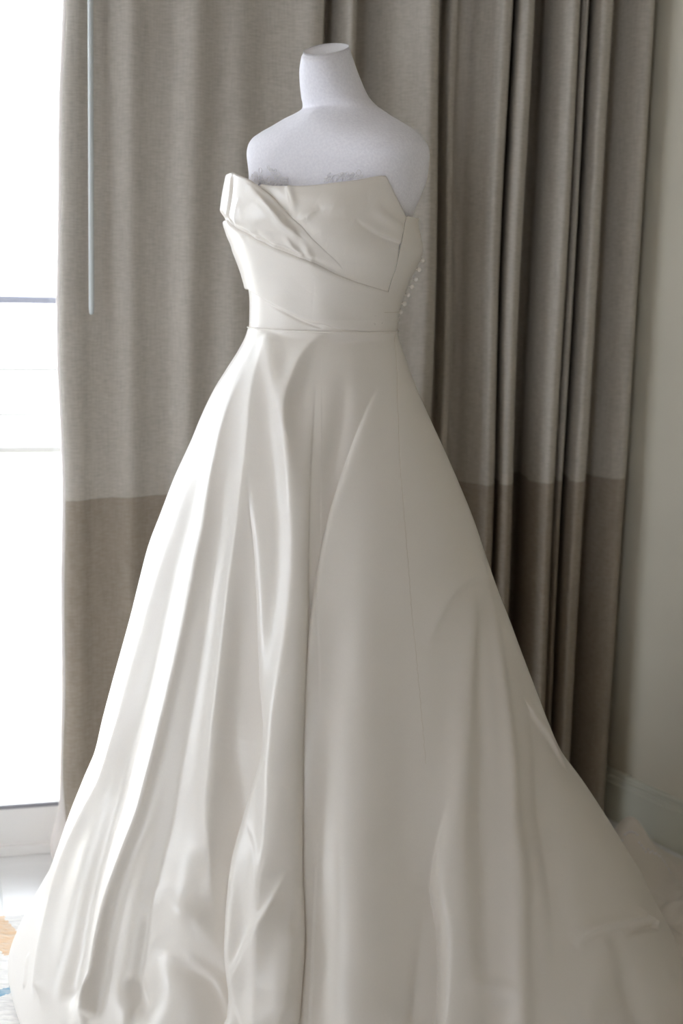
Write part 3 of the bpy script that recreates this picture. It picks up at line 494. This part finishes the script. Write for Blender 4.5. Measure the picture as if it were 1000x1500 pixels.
# bodice
BOD = loft(BOD_TABLE, BPHI); zb_lo, zb_hi = min(r[0] for r in BOD_TABLE), max(r[0] for r in BOD_TABLE)
def line_fn(name):
    q = np.array(BLINES_TABLE[name])[:, :2]; q = q[np.argsort(q[:, 0])]
    keep = np.r_[True, np.diff(q[:, 0]) > 1e-4]; q = q[keep]; f = hermite(q[:, 0], q[:, 1]); return lambda t: f(t)[..., 0], q
neck, qn = line_fn('neck'); lineA, qA = line_fn('A'); lineB, qB = line_fn('B'); lineC, qC = line_fn('C')
qs = np.array(BLINES_TABLE['seamline'])[:, :2]; qs = qs[np.argsort(qs[:, 1])]; _fs = hermite(qs[:, 1], qs[:, 0]); seam_t = lambda z: _fs(z)[..., 0]
WAIST = 1.1525; TL = PI+.75
def panel(name, zt, zb, tL, tR, off, m=None, roll_top=.0, roll_bot=.0, nc=220, nr=110, label=None):
    s = np.linspace(0, 1, nc)[None, :]; r = np.linspace(0, 1, nr)[:, None]
    T_ = np.full((nr, nc), 1.0); Zv = np.full((nr, nc), 1.25)
    for _ in range(12):
        R_e = tR(Zv) if callable(tR) else tR
        T_ = tL + s*(R_e-tL); Zv = zb(T_) + r*(zt(T_)-zb(T_))
    T_ = np.broadcast_to(T_, (nr, nc)) + 0.0; Zv = np.broadcast_to(Zv, (nr, nc)) + 0.0
    Pp = BOD(T_, Zv); n = normals(BOD, T_, Zv)
    o = (Pp[..., 0]+.03)*n[..., 0] + (Pp[..., 1]-2.4)*n[..., 1] < 0; n[o] *= -1
    Rr = np.linalg.norm(BOD(T_+1e-3, Zv)-BOD(T_-1e-3, Zv), axis=-1)/2e-3
    d = off(T_, Zv) if callable(off) else np.full(T_.shape, off)
    d = -.001 + (d+.001)*np.clip((Zv-WAIST)/.022, 0, 1)**.6
    dt = zt(T_)-Zv; db = Zv-zb(T_); d = d + 0*T_
    n = n*np.ones_like(Pp)
    if roll_top: d = d - roll_top*np.exp(-dt/.0012)
    if roll_bot: d = d - roll_bot*np.exp(-db/.0012)
    Pp = Pp + n*(d + fold_field(T_, Zv, Rr, BFOLDS_TABLE))[..., None]
    rows = [Pp]
    if roll_top: rows.append((Pp[-1]-n[-1]*roll_top)[None])
    if roll_bot: rows.insert(0, (Pp[0]-n[0]*roll_bot)[None])
    Pp = np.concatenate(rows)
    o = mesh_obj(name, Pp, grid_faces(len(Pp), nc), m or M['satin'], gown)
    if label: o['label'] = label
    return o, Pp
end_t = qC[0, 0]                                    # where the crossing fold dies away
sm = lambda a, b_, x: (lambda t: t*t*(3-2*t))(np.clip((x-a)/(b_-a), 0, 1))
tipC = qC[-1, 0]
panel('centre_panel', lambda t: neck(np.minimum(t, qn[-1, 0])), lambda t: lineA(np.clip(t, qA[0, 0], qA[-1, 0]))-.012, qC[-3, 0], seam_t, lambda t, z: .0025+0*t, roll_top=.003, label='upper drape of the bodice with straight neckline')
panel('crossed_panel', lambda t: np.maximum(lineC(np.clip(t, end_t, tipC)), lineA(np.clip(t, qA[0, 0], qA[-1, 0]))-.010), lambda t: lineA(np.clip(t, qA[0, 0], qA[-1, 0]))-.012, TL, end_t,
      lambda t, z: .002 + (.0010+.0085*sm(end_t+.25, end_t+1.1, t))*sm(.001, .016, z-lineA(np.clip(t, qA[0, 0], qA[-1, 0]))), roll_top=.004, label='pointed wing of the bodice folded across the bust')
bot3 = lambda t: np.maximum(np.where(t < qB[0, 0], WAIST-.006, lineB(np.clip(t, qB[0, 0], qB[-1, 0]))), WAIST-.006)
panel('wrap_panel', lambda t: lineA(np.clip(t, qA[0, 0], qA[-1, 0])), bot3, TL, seam_t, lambda t, z: .0035+.0035*sm(.3, 1.4, t)+0*z, roll_top=.005, roll_bot=.004, label='middle wrap of the bodice with folded upper edge')
panel('waist_panel', lambda t: lineB(np.clip(t, qB[0, 0], qB[-1, 0]))+.010*np.clip((t-qB[0, 0])/.3, 0, 1)+.0002, lambda t: WAIST-.006+0*t, TL, qB[0, 0], .0008, nr=60, label='lower wedge of the bodice at the waist')
side_z = qs[-1, 1]
def side(name, t_end, t_start=None):
    s = np.linspace(0, 1, 150)[None, :]; r = np.linspace(0, 1, 120)[:, None]
    Zv = WAIST-.006 + r*(side_z-.010*s**1.5-(WAIST-.006))
    t0 = seam_t(Zv) if t_start is None else t_start
    T_ = t0 + s*(t_end-t0)
    Pp = BOD(T_, Zv); n = normals(BOD, T_, Zv); o = (Pp[..., 0]+.03)*n[..., 0] + (Pp[..., 1]-2.4)*n[..., 1] < 0; n[o] *= -1
    Pp = Pp + n*(-.001+.0032*np.clip((Zv-WAIST)/.022, 0, 1)**.6)[..., None]
    Pp = np.concatenate([Pp, (Pp[-1]-n[-1]*.003)[None]])
    return mesh_obj(name, Pp, grid_faces(len(Pp), 150), M['satin'], gown)
side('side_panel', -PI/2)
side('back_panel', -2*PI+TL-.02, -PI/2-.015)
# seams
def on_bod(t, z, d):
    n = normals(BOD, t, z); Q = BOD(t, z); o = (Q[..., 0]+.03)*n[..., 0] + (Q[..., 1]-2.4)*n[..., 1] < 0; n[o] *= -1; return Q + n*d
zs_ = np.linspace(WAIST+.016, side_z, 60); b = MB(); b.tube(on_bod(seam_t(zs_), zs_, .0028), .0007, 6); b.build('side_seam', M['thread'], gown, True)
b = MB(); b.tube(on_bod(np.linspace(qs[3, 0], -PI/2, 40), np.full(40, 1.187), .0022), .0005, 6); b.build('side_seam', M['satin_inside'], gown, True)
tw = np.linspace(0, 2*PI, 200, endpoint=False); Pw = waist_blend(SK(tw, np.full(200, 1.1545))); cw = Pw.mean(0)
b = MB(); b.tube(cw+(Pw-cw)*np.array([1.004, 1.004, 1]), .0014, 8, closed=True); b.build('waist_seam', M['satin'], gown, True)
# covered buttons down the back edge
for i, p in enumerate(BUTTONS_TABLE):
    k = MB(); k.ball(p, .0036 if i else .0026, (1, 1, 1.15)); k.tube([np.array(p), np.array(p)+np.array([-.006, .004, 0])], .0014, 6); k.build('button', M['satin'], gown, True)
# lace peeping over the neckline
random.seed(4)
def lace(t0, t1, zf, hmin, hmax, n, seed):
    rr = random.Random(seed); k = MB()
    for _ in range(n):
        t = rr.uniform(t0, t1); zb_ = zf(t); h = rr.uniform(hmin, hmax)*(math.sin(PI*(t-t0)/(t1-t0))**.5)
        cz = zb_ + rr.uniform(-.004, h); rad = rr.uniform(.0022, .0055); a0 = rr.uniform(0, 6.28); turns = rr.uniform(.6, 1.3)
        a = np.linspace(a0, a0+turns*2*PI, 18); sp = np.linspace(1, rr.uniform(.4, 1.2), 18)
        q = MAN(t+np.cos(a)*rad*sp/.14, cz+np.sin(a)*rad*sp); nn = normals(MAN, t+0*a, cz+0*a); o = ((q[:, 0]+.03)*nn[:, 0]+(q[:, 1]-2.4)*nn[:, 1]) < 0; nn[o] *= -1
        k.tube(q+nn*rr.uniform(.0008, .003), .0007, 5)
    k.build('lace_trim', M['lace'], gown, True)
lace(1.66, 2.35, lambda t: 1.385, .012, .034, 75, 1)
lace(.93, 1.42, lambda t: 1.394, .004, .013, 34, 2)
# the train spread on the floor behind, with one lifted fold by the wall
gx = np.linspace(.30, 1.02, 150); gy = np.linspace(2.05, 3.02, 190); X, Y = np.meshgrid(gx, gy)
wd = (X-RC[0])*RN[0] + (Y-RC[1])*RN[1]                # distance to the right wall (negative inside the room)
along = (X-RC[0])*RD[0] + (Y-RC[1])*RD[1]
far = .17 + .03*np.sin(14*X)
inside = np.clip((-wd-.035)/.05, 0, 1)*np.clip((far-along)/.06, 0, 1)
Zt = .016 + .012*np.sin(38*along+9*wd)*np.clip((along+.5)/.5, 0, 1) + .009*np.sin(23*along-31*wd+1)
def hill(x, y, sx, sy, ang, h):
    c, s = math.cos(ang), math.sin(ang); a = (X-x)*c+(Y-y)*s; b_ = -(X-x)*s+(Y-y)*c
    return h*np.exp(-np.abs(a/sx)**4-np.abs(b_/sy)**4)
Zt = Zt + hill(.652, 2.845, .056, .055, .1, .056) + hill(.575, 2.83, .08, .06, .2, .048) + hill(.57, 2.76, .08, .05, .9, .03) + .006*np.sin(60*wd+20*along)*np.clip((along+.75)/.2, 0, 1) + hill(.76, 2.55, .12, .02, 1.1, .018) + hill(.72, 2.70, .10, .016, .9, .016)
Zt = np.maximum(Zt, .004)*(inside**.5) + .003
keep = inside > 0
idx = -np.ones(X.size, int); sel = keep.ravel(); idx[sel] = np.arange(sel.sum())
gf = grid_faces(len(gy), len(gx)); gf = gf[sel[gf].all(axis=1)]
def train_z(x, y):
    i = int(np.clip(np.searchsorted(gy, y), 0, len(gy)-1)); j = int(np.clip(np.searchsorted(gx, x), 0, len(gx)-1)); return Zt[i, j]
b = MB()
for q in np.linspace(0, 1, 26):
    x_, y_ = .585+.125*q, 2.785+.028*q+.006*math.sin(9*q); b.ball((x_, y_, train_z(x_, y_)+.001), .0026, nu=8, nv=5)
b.build('train_trim', M['lace'], gown, True)
train = mesh_obj('train', np.stack([X, Y, Zt], -1).reshape(-1, 3)[sel], idx[gf], M['satin'], gown); train['label'] = 'matte looking train spread on the floor by the wall'
